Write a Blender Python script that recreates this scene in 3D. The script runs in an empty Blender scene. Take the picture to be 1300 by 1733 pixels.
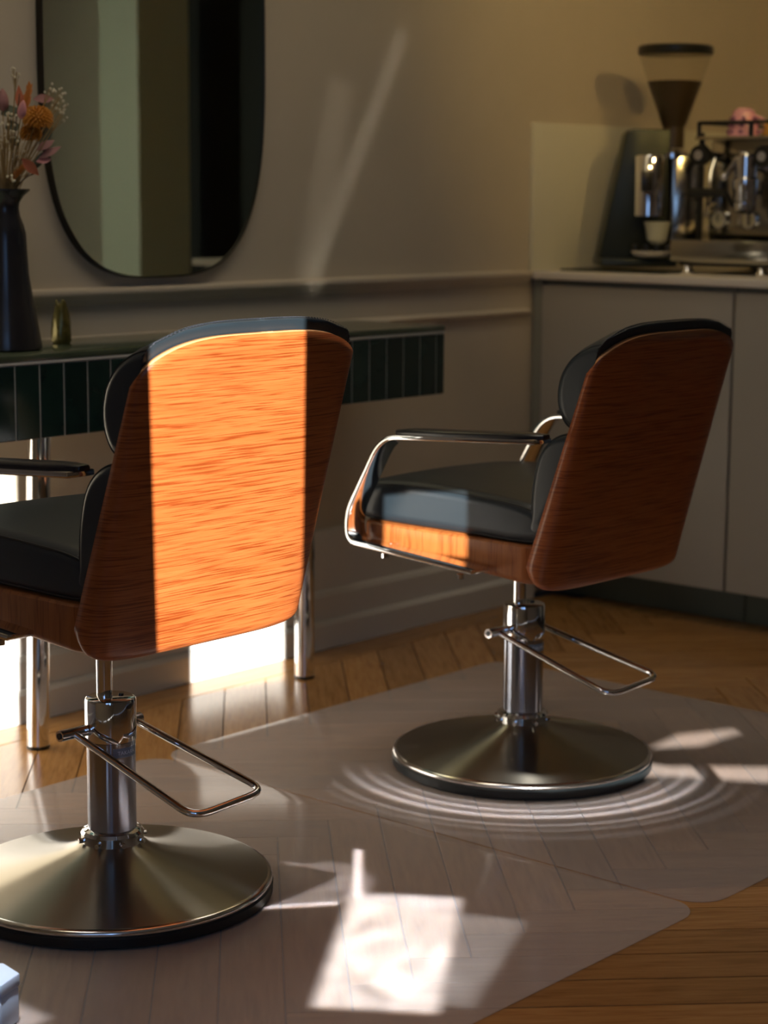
import bpy, bmesh, math, random
from mathutils import Vector, Matrix
PI = math.pi
S = bpy.context.scene
C = S.collection
R = math.radians
rng = random.Random(7)

# ------------------------------------------------------------------ camera
FPX, W, H = 3334.3, 1300, 1733
EYE = Vector((0, 0, 1.30))
yaw, pitch, roll = R(41.012), R(9.143), R(0.383)
fwd = Vector((math.cos(yaw)*math.cos(pitch), math.sin(yaw)*math.cos(pitch), -math.sin(pitch)))
rt0 = Vector((math.sin(yaw), -math.cos(yaw), 0)); up0 = rt0.cross(fwd)
rt = math.cos(roll)*rt0 + math.sin(roll)*up0
up = -math.sin(roll)*rt0 + math.cos(roll)*up0
cam = bpy.data.cameras.new('camera'); camo = bpy.data.objects.new('camera', cam); C.objects.link(camo)
M = Matrix((rt, up, -fwd)).transposed().to_4x4(); M.translation = EYE
camo.matrix_world = M
cam.sensor_fit = 'VERTICAL'; cam.sensor_height = 36; cam.sensor_width = 27
cam.lens = FPX/H*36
cam.clip_start = .02
cam.dof.use_dof = True; cam.dof.focus_distance = 3.55; cam.dof.aperture_fstop = 3.6
S.camera = camo

# ------------------------------------------------------------------ light
S.view_settings.view_transform = 'Standard'; S.view_settings.look = 'None'
S.view_settings.exposure = 0.0; S.view_settings.gamma = 1; S.view_settings.use_curve_mapping = False
wd = bpy.data.worlds.new('sky'); S.world = wd; wd.use_nodes = True
bg = wd.node_tree.nodes['Background']; bg.inputs[0].default_value = (.42, .62, 1, 1); bg.inputs[1].default_value = .7

def light(kind, name, loc, aim, energy, color, **kw):
    l = bpy.data.lights.new(name, kind); l.energy = energy; l.color = color
    for k, v in kw.items(): setattr(l, k, v)
    o = bpy.data.objects.new(name, l); C.objects.link(o); o.location = loc
    d = Vector(aim) - Vector(loc)
    o.rotation_euler = d.to_track_quat('-Z', 'Y').to_euler()
    return o
TAN = .22
light('SUN', 'sun', (-4, -4, 3), (-4+1, -4+1, 3-1.4142*TAN), 22.5, (1, .95, .88), angle=R(.13))
# daylight of the tall windows on the street side, soft and blue
light('AREA', 'window_daylight', (-.62, .9, 1.75), (3, 2.6, .6), 4.6, (.26, .50, 1), shape='RECTANGLE', size=2.6, size_y=1.5)
light('AREA', 'added_blue_glint', (-.6, -.4, 1.5), (3, 2.7, .2), 4, (.28, .52, 1), shape='RECTANGLE', size=.35, size_y=1.6)  # added lamp, put in for blue glints on the chrome columns
light('AREA', 'added_pillar_fill', (-.6, .95, 1.6), (5.9, .93, 1.5), 3.4, (.95, 1, .9), shape='RECTANGLE', size=.3, size_y=1.6, spread=R(30))  # added fill brightening the pillar face shown in the mirror
# added warm fill under the ceiling, no fixture, brightening the mirror wall
light('AREA', 'added_wall_fill', (3.4, 3.1, 2.86), (3.4, 3.83, 1.0), 8.2, (1, .80, .46), shape='RECTANGLE', size=4.5, size_y=.3)
# added fill overhead, between the mirror wall and the chairs, brightening the floor
light('AREA', 'added_floor_fill', (2.9, 2.75, 2.87), (2.9, 2.75, 0), 7, (1, .90, .80), shape='RECTANGLE', size=3.2, size_y=.5, spread=R(120))
# two warm ceiling spots washing the coffee corner
light('SPOT', 'ceiling_spot', (4.5, 1.25, 2.7), (6.0, 3.83, 1.85), 52, (1, .66, .24), spot_size=R(60), spot_blend=1, shadow_soft_size=.025)
light('SPOT', 'ceiling_spot', (3.3, 1.7, 2.7), (6.0, 3.83, 1.85), 52, (1, .66, .24), spot_size=R(54), spot_blend=1, shadow_soft_size=.025)
# added narrow lamps in the room, imitating sunlight thrown back by glass and chrome
def beam(name, c, d, along, sx, sy, energy, color, spread=1.2, dist=2.2, shape='RECTANGLE', ripple=0):
    """c: where it lands, d: direction of travel, along: direction of the long side sy"""
    d = Vector(d).normalized(); z = -d; a = Vector(along); y = (a-z*a.dot(z)).normalized(); x = y.cross(z)
    o = light('AREA', name, (0,0,0), (0,0,-1), energy, color, shape=shape, size=sx, size_y=sy, spread=R(spread))
    m = Matrix((x, y, z)).transposed().to_4x4(); m.translation = Vector(c)-d*dist; o.matrix_world = m
    if ripple:
        l = o.data; l.use_nodes = True; N, L = l.node_tree.nodes, l.node_tree.links; em = N['Emission']
        g = N.new('ShaderNodeNewGeometry'); nz = N.new('ShaderNodeTexNoise'); nz.inputs['Scale'].default_value = 4; nz.inputs['Detail'].default_value = 6; nz.inputs['Distortion'].default_value = 1.5
        mr = N.new('ShaderNodeMapRange'); mr.inputs[1].default_value = .3; mr.inputs[2].default_value = .7; mr.inputs[3].default_value = 1-ripple; mr.inputs[4].default_value = 1+ripple
        L.new(g.outputs['Parametric'], nz.inputs[0]); L.new(nz.outputs[0], mr.inputs[0]); L.new(mr.outputs[0], em.inputs['Strength'])
    return o
DN = (.10, .12, -1)
beam('added_beam', (2.482, 2.134, 0), DN, (-.43, -.30, 0), .20, .52, 1.05, (.93, .97, 1), ripple=.6)
beam('added_beam', (2.535, 2.01, 0), DN, (-.35, -.16, 0), .12, .40, .09, (.85, .94, 1), ripple=.6)
beam('added_beam', (2.63, 2.47, 0), DN, (.2, .1, 0), .24, .24, .10, (.95, .97, 1), shape='DISK', ripple=.8)
beam('added_beam', (2.735, 2.44, 0), DN, (.231, .203, 0), .014, .26, .045, (.95, .98, 1), spread=.6)
beam('added_beam', (2.52, 2.405, 0), DN, (.11, -.09, 0), .014, .16, .022, (.95, .98, 1), spread=.6)
beam('added_beam', (1.83, 2.40, .05), DN, (1, 0, 0), .12, .12, .05, (.85, .92, 1))  # added lamp brightening the pale blue shape
beam('added_glint', (4.27, 3.83, 1.40), (.2, 1, -.1), (.39, 0, .70), .055, .85, .016, (1, .95, .85), spread=3, dist=1.2)
beam('added_glint', (4.14, 3.83, 1.33), (.2, 1, -.1), (.13, 0, .50), .10, .60, .012, (1, .95, .85), spread=4, dist=1.2)
# added lamp with a ring pattern, imitating glints off the shaded chair's base rim
RING_FACE = (0, -1, 0)
hd_ = Vector((.743, .669, 0)); RR_ = .62
ring = beam('added_glint', (3.554, 2.66, 0), (.5, .45, -.75), hd_, 2*RR_, 2*RR_*.744, 10.0, (.88, .94, 1), spread=.2, dist=1.3)
l = ring.data; l.use_nodes = True; N_, L_ = l.node_tree.nodes, l.node_tree.links
g_ = N_.new('ShaderNodeNewGeometry'); vs_ = N_.new('ShaderNodeVectorMath'); vs_.operation = 'SUBTRACT'; vs_.inputs[1].default_value = (.5, .5, 0)
ml_ = N_.new('ShaderNodeVectorMath'); ml_.operation = 'MULTIPLY'; ml_.inputs[1].default_value = (1, 1, 0)
ln_ = N_.new('ShaderNodeVectorMath'); ln_.operation = 'LENGTH'; nm_ = N_.new('ShaderNodeVectorMath'); nm_.operation = 'NORMALIZE'
L_.new(g_.outputs['Parametric'], vs_.inputs[0]); L_.new(vs_.outputs[0], ml_.inputs[0]); L_.new(ml_.outputs[0], ln_.inputs[0]); L_.new(ml_.outputs[0], nm_.inputs[0])
cr_ = N_.new('ShaderNodeValToRGB'); el_ = cr_.color_ramp.elements
st_ = [(.316,0),(.324,.04),(.334,.42),(.346,.12),(.358,.22),(.370,.85),(.384,.18),(.398,.26),(.411,1.0),(.428,.08),(.452,.01),(.467,.30),(.480,.01),(.502,.11),(.516,.0),(.53,.01),(.548,.05),(.575,.0),(.618,0)]
el_[0].position, el_[0].color = st_[0][0]/RR_/1, (0,0,0,1); el_[1].position, el_[1].color = st_[-1][0]/RR_, (0,0,0,1)
for p_, v_ in st_[1:-1]: e_ = el_.new(p_/RR_); e_.color = (v_, v_, v_, 1)
m2_ = N_.new('ShaderNodeMath'); m2_.operation = 'MULTIPLY'; m2_.inputs[1].default_value = 2
L_.new(ln_.outputs['Value'], m2_.inputs[0]); L_.new(m2_.outputs[0], cr_.inputs[0])
dt_ = N_.new('ShaderNodeVectorMath'); dt_.operation = 'DOT_PRODUCT'; dt_.inputs[1].default_value = RING_FACE
L_.new(nm_.outputs[0], dt_.inputs[0])
mr_ = N_.new('ShaderNodeMapRange'); mr_.interpolation_type = 'SMOOTHSTEP'; mr_.inputs[1].default_value = -.05; mr_.inputs[2].default_value = 1.0; mr_.inputs[3].default_value = 0; mr_.inputs[4].default_value = 1
L_.new(dt_.outputs['Value'], mr_.inputs[0]); mm_ = N_.new('ShaderNodeMath'); mm_.operation = 'MULTIPLY'
L_.new(cr_.outputs[0], mm_.inputs[0]); L_.new(mr_.outputs[0], mm_.inputs[1]); L_.new(mm_.outputs[0], N_['Emission'].inputs['Strength'])
S.cycles.blur_glossy = .15

# ------------------------------------------------------------------ helpers
def ray(px, py):
    return rt*((px-W/2)/FPX) - up*((py-H/2)/FPX) + fwd
def aty(px, py, Y): d = ray(px, py); return EYE + d*(Y/d.y)
def atx(px, py, X): d = ray(px, py); return EYE + d*(X/d.x)
def atz(px, py, Z): d = ray(px, py); return EYE + d*((Z-EYE.z)/d.z)
def pj(p):
    q = Vector(p)-EYE; return (W/2+FPX*q.dot(rt)/q.dot(fwd), H/2-FPX*q.dot(up)/q.dot(fwd))

def finish(name, me, mat, parent=None, loc=None, smooth=35):
    if isinstance(mat, (list, tuple)):
        for m in mat: me.materials.append(m)
    elif mat: me.materials.append(mat)
    if smooth:
        me.polygons.foreach_set('use_smooth', [True]*len(me.polygons))
        me.set_sharp_from_angle(angle=R(smooth))
    o = bpy.data.objects.new(name, me); C.objects.link(o)
    if parent: o.parent = parent
    if loc is not None: o.location = loc
    return o
class MB:
    def __init__(s): s.v = []; s.f = []
    def add(s, v, f):
        k = len(s.v); s.v += [tuple(p) for p in v]; s.f += [tuple(i+k for i in q) for q in f]; return s
    def box(s, x0, x1, y0, y1, z0, z1):
        return s.add([(x0,y0,z0),(x1,y0,z0),(x1,y1,z0),(x0,y1,z0),(x0,y0,z1),(x1,y0,z1),(x1,y1,z1),(x0,y1,z1)],
                     [(0,3,2,1),(4,5,6,7),(0,1,5,4),(1,2,6,5),(2,3,7,6),(3,0,4,7)])
    def lathe(s, prof, n=48, c=(0,0,0), cap=True):
        v, f = [], []
        for r, z in prof:
            for i in range(n):
                a = 2*PI*i/n; v.append((c[0]+r*math.cos(a), c[1]+r*math.sin(a), c[2]+z))
        m = len(prof)
        for j in range(m-1):
            for i in range(n):
                k = (i+1) % n; f.append((j*n+i, j*n+k, (j+1)*n+k, (j+1)*n+i))
        if cap: f.append(tuple(range(n-1, -1, -1))); f.append(tuple((m-1)*n+i for i in range(n)))
        return s.add(v, f)
    def sweep(s, path, prof, closed=False, upv=(0,0,1), scale=None):
        path = [Vector(p) for p in path]; n = len(prof); m = len(path); v, f = [], []
        nrm = None
        for i, p in enumerate(path):
            a = path[i-1] if (i or closed) else p; b = path[(i+1) % m] if (i < m-1 or closed) else p
            t = (b-a).normalized()
            if nrm is None:
                u = Vector(upv)
                if abs(u.dot(t)) > .95: u = Vector((1,0,0)) if abs(t.x) < .9 else Vector((0,1,0))
                nrm = (u-t*u.dot(t)).normalized()
            else: nrm = (nrm-t*nrm.dot(t)).normalized()
            bi = t.cross(nrm); k = scale[i] if scale else 1
            for q in prof: v.append(p+bi*q[0]*k+nrm*q[1]*k)
        for j in range(m if closed else m-1):
            jj = (j+1) % m
            for i in range(n):
                k = (i+1) % n; f.append((j*n+i, j*n+k, jj*n+k, jj*n+i))
        if not closed: f.append(tuple(range(n-1,-1,-1))); f.append(tuple((m-1)*n+i for i in range(n)))
        return s.add(v, f)
    def tube(s, path, r, n=12, closed=False, scale=None):
        return s.sweep(path, [(r*math.cos(2*PI*i/n), r*math.sin(2*PI*i/n)) for i in range(n)], closed, scale=scale)
    def prism(s, poly, axis, a, b):
        n = len(poly)
        def P(u, w, t): return {'x': (t,u,w), 'y': (u,t,w), 'z': (u,w,t)}[axis]
        v = [P(u,w,a) for u,w in poly]+[P(u,w,b) for u,w in poly]
        return s.add(v, [tuple(range(n-1,-1,-1)), tuple(range(n,2*n))]+[(i,(i+1)%n,n+(i+1)%n,n+i) for i in range(n)])
    def ball(s, c, r, n=10, m=6, sc=(1,1,1)):
        v = [(c[0], c[1], c[2]-r*sc[2])]; f = []
        for j in range(1, m):
            t = PI*j/m
            for i in range(n):
                a = 2*PI*i/n; v.append((c[0]+r*sc[0]*math.sin(t)*math.cos(a), c[1]+r*sc[1]*math.sin(t)*math.sin(a), c[2]-r*sc[2]*math.cos(t)))
        v.append((c[0], c[1], c[2]+r*sc[2])); e = len(v)-1
        for i in range(n): f.append((0, 1+(i+1)%n, 1+i)); f.append((e, e-n+i, e-n+(i+1)%n))
        for j in range(m-2):
            for i in range(n):
                a = 1+j*n; f.append((a+i, a+(i+1)%n, a+n+(i+1)%n, a+n+i))
        return s.add(v, f)
    def mesh(s, name, bevel=0, seg=2, angle=40):
        me = bpy.data.meshes.new(name); me.from_pydata(s.v, [], s.f)
        bm = bmesh.new(); bm.from_mesh(me)
        bmesh.ops.recalc_face_normals(bm, faces=bm.faces)
        if bevel:
            es = [e for e in bm.edges if len(e.link_faces) == 2 and e.calc_face_angle() > R(angle)]
            bmesh.ops.bevel(bm, geom=es, offset=bevel, segments=seg, profile=.5, affect='EDGES', clamp_overlap=True)
        bm.to_mesh(me); bm.free(); return me
    def obj(s, name, mat, parent=None, bevel=0, seg=2, loc=None, smooth=35):
        return finish(name, s.mesh(name, bevel, seg), mat, parent, loc, smooth)
def tag(o, label=None, cat=None, group=None, kind=None):
    if label: o['label'] = label
    if cat: o['category'] = cat
    if group: o['group'] = group
    if kind: o['kind'] = kind
    return o
def thing(name, label, cat, loc=(0,0,0), rz=0, group=None):
    o = bpy.data.objects.new(name, None); C.objects.link(o); o.location = loc; o.rotation_euler = (0,0,rz)
    o.empty_display_size = .05
    return tag(o, label, cat, group)
def struct(o): o['kind'] = 'structure'; return o
def spline(pts, n, closed=False):
    pts = [Vector(p) for p in pts]; m = len(pts); out = []
    segs = m if closed else m-1
    for i in range(segs):
        g = (lambda k: pts[k % m]) if closed else (lambda k: pts[max(0, min(m-1, k))])
        a, b, c, d = g(i-1), g(i), g(i+1), g(i+2)
        for j in range(n):
            t = j/n
            out.append(.5*((2*b)+(c-a)*t+(2*a-5*b+4*c-d)*t*t+(3*b-a-3*c+d)*t*t*t))
    if not closed: out.append(pts[-1])
    return out
def fillet(pts, r, n=6):
    pts = [Vector(p) for p in pts]; out = [pts[0]]
    for i in range(1, len(pts)-1):
        p = pts[i]; a = (pts[i-1]-p); b = (pts[i+1]-p); la, lb = a.length, b.length; a.normalize(); b.normalize()
        rr = r[i-1] if isinstance(r, (list, tuple)) else r
        d = min(rr, la*.48, lb*.48); A = p+a*d; B = p+b*d
        for j in range(n+1):
            t = j/n; out.append(A*(1-t)**2+p*2*t*(1-t)+B*t*t)
    out.append(pts[-1]); return out

# ------------------------------------------------------------------ materials
def mat(name, col, rough=.5, metal=0, spec=.5, **kw):
    m = bpy.data.materials.new(name); m.use_nodes = True; b = m.node_tree.nodes['Principled BSDF']
    b.inputs['Base Color'].default_value = (*col, 1); b.inputs['Roughness'].default_value = rough
    b.inputs['Metallic'].default_value = metal; b.inputs['Specular IOR Level'].default_value = spec
    for k, v in kw.items(): b.inputs[k].default_value = v
    return m
def nodes(m): return m.node_tree.nodes, m.node_tree.links, m.node_tree.nodes['Principled BSDF']
def noise_bump(m, scale, strength, dist=.001, vec=(1,1,1)):
    N, L, b = nodes(m)
    tc = N.new('ShaderNodeTexCoord'); mp = N.new('ShaderNodeMapping'); mp.inputs['Scale'].default_value = vec
    nz = N.new('ShaderNodeTexNoise'); nz.inputs['Scale'].default_value = scale; nz.inputs['Detail'].default_value = 4
    bp = N.new('ShaderNodeBump'); bp.inputs['Strength'].default_value = strength; bp.inputs['Distance'].default_value = dist
    L.new(tc.outputs['Object'], mp.inputs[0]); L.new(mp.outputs[0], nz.inputs[0]); L.new(nz.outputs[0], bp.inputs['Height']); L.new(bp.outputs[0], b.inputs['Normal'])
    return m
def ramp(N, stops):
    r = N.new('ShaderNodeValToRGB'); e = r.color_ramp.elements
    e[0].position, e[0].color = stops[0][0], (*stops[0][1], 1); e[1].position, e[1].color = stops[-1][0], (*stops[-1][1], 1)
    for p, c in stops[1:-1]: x = e.new(p); x.color = (*c, 1)
    return r
def vary(name, stops, scale, rough, vec=(1,1,1), spec=.5, bump=0, metal=0, obj_random=0, detail=5, dist=0.0, streak=None):
    """noise-driven colour; vec stretches it into grain; obj_random shifts tone per object"""
    m = mat(name, stops[0][1], rough, metal, spec); N, L, b = nodes(m)
    tc = N.new('ShaderNodeTexCoord'); mp = N.new('ShaderNodeMapping'); mp.inputs['Scale'].default_value = vec
    L.new(tc.outputs['Object'], mp.inputs[0]); src = mp.outputs[0]
    oi = None
    if obj_random:
        oi = N.new('ShaderNodeObjectInfo'); va = N.new('ShaderNodeVectorMath'); va.operation = 'ADD'
        sc = N.new('ShaderNodeVectorMath'); sc.operation = 'SCALE'; sc.inputs[0].default_value = (31, 17, 9)
        L.new(oi.outputs['Random'], sc.inputs['Scale']); L.new(src, va.inputs[0]); L.new(sc.outputs[0], va.inputs[1]); src = va.outputs[0]
    nz = N.new('ShaderNodeTexNoise'); nz.inputs['Scale'].default_value = scale; nz.inputs['Detail'].default_value = detail
    nz.inputs['Roughness'].default_value = .6; nz.inputs['Distortion'].default_value = dist
    L.new(src, nz.inputs[0]); rp = ramp(N, stops); L.new(nz.outputs[0], rp.inputs[0]); out = rp.outputs[0]
    if streak:
        mp2 = N.new('ShaderNodeMapping'); mp2.inputs['Scale'].default_value = streak[0]; L.new(tc.outputs['Object'], mp2.inputs[0])
        n2 = N.new('ShaderNodeTexNoise'); n2.inputs['Scale'].default_value = streak[1]; n2.inputs['Detail'].default_value = 3; n2.inputs['Distortion'].default_value = .3
        L.new(mp2.outputs[0], n2.inputs[0]); r2 = ramp(N, [(streak[2], (1,1,1)), (streak[3], streak[4])]); L.new(n2.outputs[0], r2.inputs[0])
        mx = N.new('ShaderNodeMix'); mx.data_type = 'RGBA'; mx.blend_type = 'MULTIPLY'; mx.inputs[0].default_value = 1
        L.new(out, mx.inputs[6]); L.new(r2.outputs[0], mx.inputs[7]); out = mx.outputs[2]
    if obj_random:
        hs = N.new('ShaderNodeHueSaturation'); mr = N.new('ShaderNodeMapRange')
        mr.inputs[3].default_value = 1-obj_random; mr.inputs[4].default_value = 1+obj_random
        L.new(oi.outputs['Random'], mr.inputs[0]); L.new(mr.outputs[0], hs.inputs['Value']); L.new(out, hs.inputs['Color']); out = hs.outputs[0]
    L.new(out, b.inputs['Base Color'])
    if bump:
        bp = N.new('ShaderNodeBump'); bp.inputs['Strength'].default_value = bump; bp.inputs['Distance'].default_value = .001
        L.new(nz.outputs[0], bp.inputs['Height']); L.new(bp.outputs[0], b.inputs['Normal'])
    return m

m_wall = vary('wall_paint', [(.3, (.50,.44,.34)), (.7, (.54,.475,.37))], 3, .55)
m_trim = mat('trim_paint', (.54,.475,.37), .42)
m_base = mat('skirting_paint', (.66,.64,.60), .35)
m_ceil = mat('ceiling_paint', (.6,.57,.5), .8)
m_pillar = mat('pillar_paint', (.45,.46,.37), .6)
m_dark = mat('near_black_panel', (.012,.012,.012), .5)
m_oak = vary('oak_parquet', [(.25, (.27,.125,.034)), (.5, (.39,.195,.062)), (.75, (.46,.245,.088))], 5, .21, (1.6,16,1), .5, .05, obj_random=.22, streak=((2.2,60,1), 4, .55, .80, (.72,.64,.58)))
m_joint = mat('floor_joint', (.03,.016,.008), .8)
m_teak = vary('teak_veneer', [(.25, (.30,.074,.015)), (.5, (.345,.094,.023)), (.75, (.39,.113,.030))], 4, .36, (1.6,4,40), .4, .06, detail=6, streak=((4.5,8,230), 2.0, .50, .62, (.52,.36,.26)))
m_teak_v = vary('teak_veneer_rail', [(.25, (.25,.075,.018)), (.5, (.32,.10,.024)), (.75, (.37,.12,.03))], 4, .34, (14,14,1.5), .45, .08, streak=((60,60,4), 2.0, .52, .70, (.6,.48,.4)))
m_ply = mat('plywood_edge', (.62,.30,.12), .4)
m_leather = noise_bump(mat('black_leather', (.013,.020,.026), .40, 0, .42), 420, .22, .0006)
m_seam = mat('leather_seam', (.008,.011,.013), .45)
m_thread = mat('stitch_thread', (.03,.035,.05), .6)
m_chrome = mat('chrome', (.82,.82,.83), .045, 1)
m_polish = mat('polished_rim', (.82,.81,.79), .15, 1)
m_steel = mat('brushed_steel', (.34,.325,.28), .28, 1, Anisotropic=.95)
m_colsteel = mat('brushed_column', (.33,.36,.43), .13, 1, Anisotropic=.8)
m_rubber = mat('black_rubber', (.008,.012,.014), .42)
m_pad = mat('black_arm_pad', (.012,.012,.016), .28)
m_tile = vary('green_glazed_tile', [(.3, (.006,.018,.015)), (.7, (.012,.030,.024))], 9, .12, obj_random=.25)
m_grout = mat('pale_grout', (.50,.50,.45), .7)
m_slab = vary('green_stone_top', [(.3, (.035,.055,.035)), (.7, (.085,.10,.06))], 9, .12)
m_mirror = mat('mirror_glass', (.74,.76,.60), .0, 1)
m_mframe = mat('mirror_edge', (.03,.026,.02), .35, .6)
m_mat = mat('frosted_vinyl', (.72,.66,.64), .15, 0, .5, Alpha=.31)
m_vase = vary('dark_glaze', [(.3, (.008,.010,.016)), (.7, (.03,.026,.024))], 7, .22, (1,1,.35))
m_bud = vary('gold_green_glaze', [(.3, (.06,.05,.012)), (.7, (.20,.17,.05))], 60, .25, metal=.5)
m_cab = mat('cabinet_front', (.34,.315,.27), .5)
m_cabbody = mat('cabinet_carcass', (.20,.20,.165), .6)
m_plinth = mat('plinth_green_grey', (.075,.085,.06), .6)
m_top = mat('white_worktop', (.66,.62,.55), .35)
m_splash = mat('splashback_panel', (.60,.58,.46), .4)
m_black = mat('black_plastic', (.010,.011,.010), .3)
m_grindbody = mat('grinder_body', (.035,.042,.034), .35, .6)
m_inox = mat('stainless', (.48,.46,.40), .16, 1)
m_hopper = mat('smoked_hopper', (.34,.22,.08), .08, 0, .5, Alpha=.13)
m_bean = vary('coffee_beans', [(.3, (.002,.0015,.001)), (.7, (.008,.005,.003))], 90, .4)
m_dial = mat('cream_dial', (.6,.56,.38), .4)
m_pink = mat('pink_china', (.72,.36,.42), .25)
m_purple = mat('purple_dot', (.20,.06,.16), .3)
m_orange = mat('amber_china', (.60,.33,.05), .25)
m_blue = mat('pale_blue', (.70,.80,1.0), .5)

def radial(m, rot=0):
    N, L, b = nodes(m); t = N.new('ShaderNodeTangent'); t.direction_type = 'RADIAL'; t.axis = 'Z'
    L.new(t.outputs[0], b.inputs['Tangent']); b.inputs['Anisotropic Rotation'].default_value = rot
radial(m_steel, .25); radial(m_colsteel, .25)

# ------------------------------------------------------------------ room shell
def holed_wall(name, outline, holes, thick, m):
    """outline / holes are (u, v) loops in a plane; filled curve with real openings"""
    cu = bpy.data.curves.new(name, 'CURVE'); cu.dimensions = '2D'; cu.fill_mode = 'BOTH'; cu.extrude = thick/2
    for loop in [outline]+holes:
        s = cu.splines.new('POLY'); s.points.add(len(loop)-1); s.use_cyclic_u = True
        for p, (u, v) in zip(s.points, loop): p.co = (u, v, 0, 1)
    o = bpy.data.objects.new(name, cu); C.objects.link(o)
    bpy.context.view_layer.update()
    me = bpy.data.meshes.new_from_object(o.evaluated_get(bpy.context.evaluated_depsgraph_get()))
    bpy.data.objects.remove(o); me.name = name; me.materials.clear()
    return me
XL, XR, YF, YB, ZC = -.70, 6.60, -3.20, 3.83, 2.90
# unseen openings cut to shape the sunbeams, in the wall (X = XL): s = sideways position of the sunbeam, zz = height
def hole(pts):      # pts: (s, u at floor level where the ray through that point would land)
    out = []
    for s_, u_ in pts:
        y = XL - s_*math.sqrt(2); uw = math.sqrt(2)*XL - s_
        out.append((y, (u_-uw)*TAN))
    return out
HOLES = [
    hole([(-.155, 5.05), (.112, 5.22), (.112, 8.9), (-.155, 8.9)]),           # beam on the left chair back
    hole([(-1.25, 4.2), (-.556, 4.62), (-.556, 9.4), (-1.25, 9.4)]),           # beam by the vase
    hole([(.305, 6.68), (.487, 6.56), (.487, 7.26), (.305, 7.26)]),             # beam on the right chair seat
    hole([(.44, 4.32), (.52, 4.245), (.655, 4.21), (.78, 4.24), (.88, 4.28), (.965, 4.27), (1.035, 4.25), (1.035, 4.36), (.98, 4.362), (.88, 4.43), (.655, 4.35), (.44, 4.45)]),
    hole([(1.062, 4.245), (1.169, 4.215), (1.40, 4.15), (1.40, 4.335), (1.20, 4.346), (1.062, 4.358)]),
    hole([(.95, 4.50), (1.08, 4.52), (1.22, 4.645), (1.21, 4.675), (1.06, 4.63)]),
]
me = holed_wall('wall_left', [(YF, 0), (YB, 0), (YB, ZC), (YF, ZC)], HOLES, .02, m_wall)
o = finish('wall_left', me, m_wall, smooth=0); struct(o)
o.matrix_world = Matrix(((0,0,1,XL-.01),(1,0,0,0),(0,1,0,0),(0,0,0,1)))
struct(MB().box(XL-.1, XR+.1, YF-.1, YF, 0, ZC).obj('wall_front', m_wall, smooth=0))
struct(MB().box(XR, XR+.1, YF, YB+.1, 0, ZC).obj('wall_right', m_wall, smooth=0))
struct(MB().box(XL-.1, XR+.1, YB, YB+.1, 0, ZC).obj('wall_back', m_wall, smooth=0))
struct(MB().box(XL-.1, XR+.1, YF-.1, YB+.1, ZC, ZC+.1).obj('ceiling', m_ceil, smooth=0))
floor = struct(MB().box(XL-.1, XR+.1, YF-.1, YB+.1, -.08, -.012).obj('floor', m_joint, smooth=0))
# dado and skirting of the mirror wall
CX = 5.10
struct(MB().prism([(YB,1.066),(YB-.026,1.062),(YB-.030,1.054),(YB-.026,1.044),(YB-.014,1.036),(YB-.012,1.026),(YB,1.022)], 'x', XL, CX-.012).obj('trim_1', m_trim, smooth=50))
struct(MB().prism([(YB,.944),(YB-.014,.942),(YB-.020,.934),(YB-.014,.926),(YB,.920)], 'x', XL, CX-.002).obj('trim_2', m_trim, smooth=50))
struct(MB().prism([(YB,.345),(YB-.010,.342),(YB-.014,.335),(YB-.014,.0),(YB,.0)], 'x', XL, CX-.002).obj('trim_3', m_base, smooth=20))
struct(MB().prism([(YB-.014,.166),(YB-.022,.163),(YB-.030,.150),(YB-.034,.0),(YB-.014,.0)], 'x', XL, CX-.002).obj('trim_4', m_base, smooth=20))
struct(MB().prism([(YB-.034,.082),(YB-.042,.080),(YB-.050,.070),(YB-.050,.0),(YB-.034,.0)], 'x', XL, CX-.002).obj('baseboard_back', m_base, smooth=20))
# what the mirror shows: a pillar and a near-black panel on the far side of the room
struct(MB().box(5.90, 6.20, .80, 1.055, 0, ZC).obj('pillar', m_pillar, smooth=0))['label'] = 'pale grey green pillar seen in the mirror'
struct(MB().box(6.52, 6.60, .66, 2.3, 0, 2.5).obj('dark_panel', m_dark, smooth=0))

# parquet: herringbone planks at 45 degrees, border strips along wall and cabinets
PL, PW, GAP = .88, .1085, .003
q2 = math.sqrt(.5)
def su(x, y): return ((x-y)*q2, (x+y)*q2)
def xy(s_, u_): return ((u_+s_)*q2, (u_-s_)*q2)
XMAX, YMAX = 5.13, 3.665
S0, U0 = .056, .056+2.84
def clip(poly):
    for ax, lim in ((0, XMAX), (1, YMAX)):
        out = []
        for i, p in enumerate(poly):
            q = poly[(i+1) % len(poly)]; a, b = p[ax] <= lim, q[ax] <= lim
            if a: out.append(p)
            if a != b:
                t = (lim-p[ax])/(q[ax]-p[ax]); out.append((p[0]+t*(q[0]-p[0]), p[1]+t*(q[1]-p[1])))
        poly = out
        if len(poly) < 3: return []
    return poly
def plank_mesh():
    l, w = PL/2-GAP/2, PW/2-GAP/2; c = .0012
    return MB().add([(-l,-w,-.012),(l,-w,-.012),(l,w,-.012),(-l,w,-.012),(-l,-w,-c),(l,-w,-c),(l,w,-c),(-l,w,-c),(-l+c,-w+c,0),(l-c,-w+c,0),(l-c,w-c,0),(-l+c,w-c,0)],
        [(0,1,5,4),(1,2,6,5),(2,3,7,6),(3,0,4,7),(4,5,9,8),(5,6,10,9),(6,7,11,10),(7,4,8,11),(8,9,10,11)]).mesh('plank')
PLANK = plank_mesh(); PLANK.materials.append(m_oak)
cand = []
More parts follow.
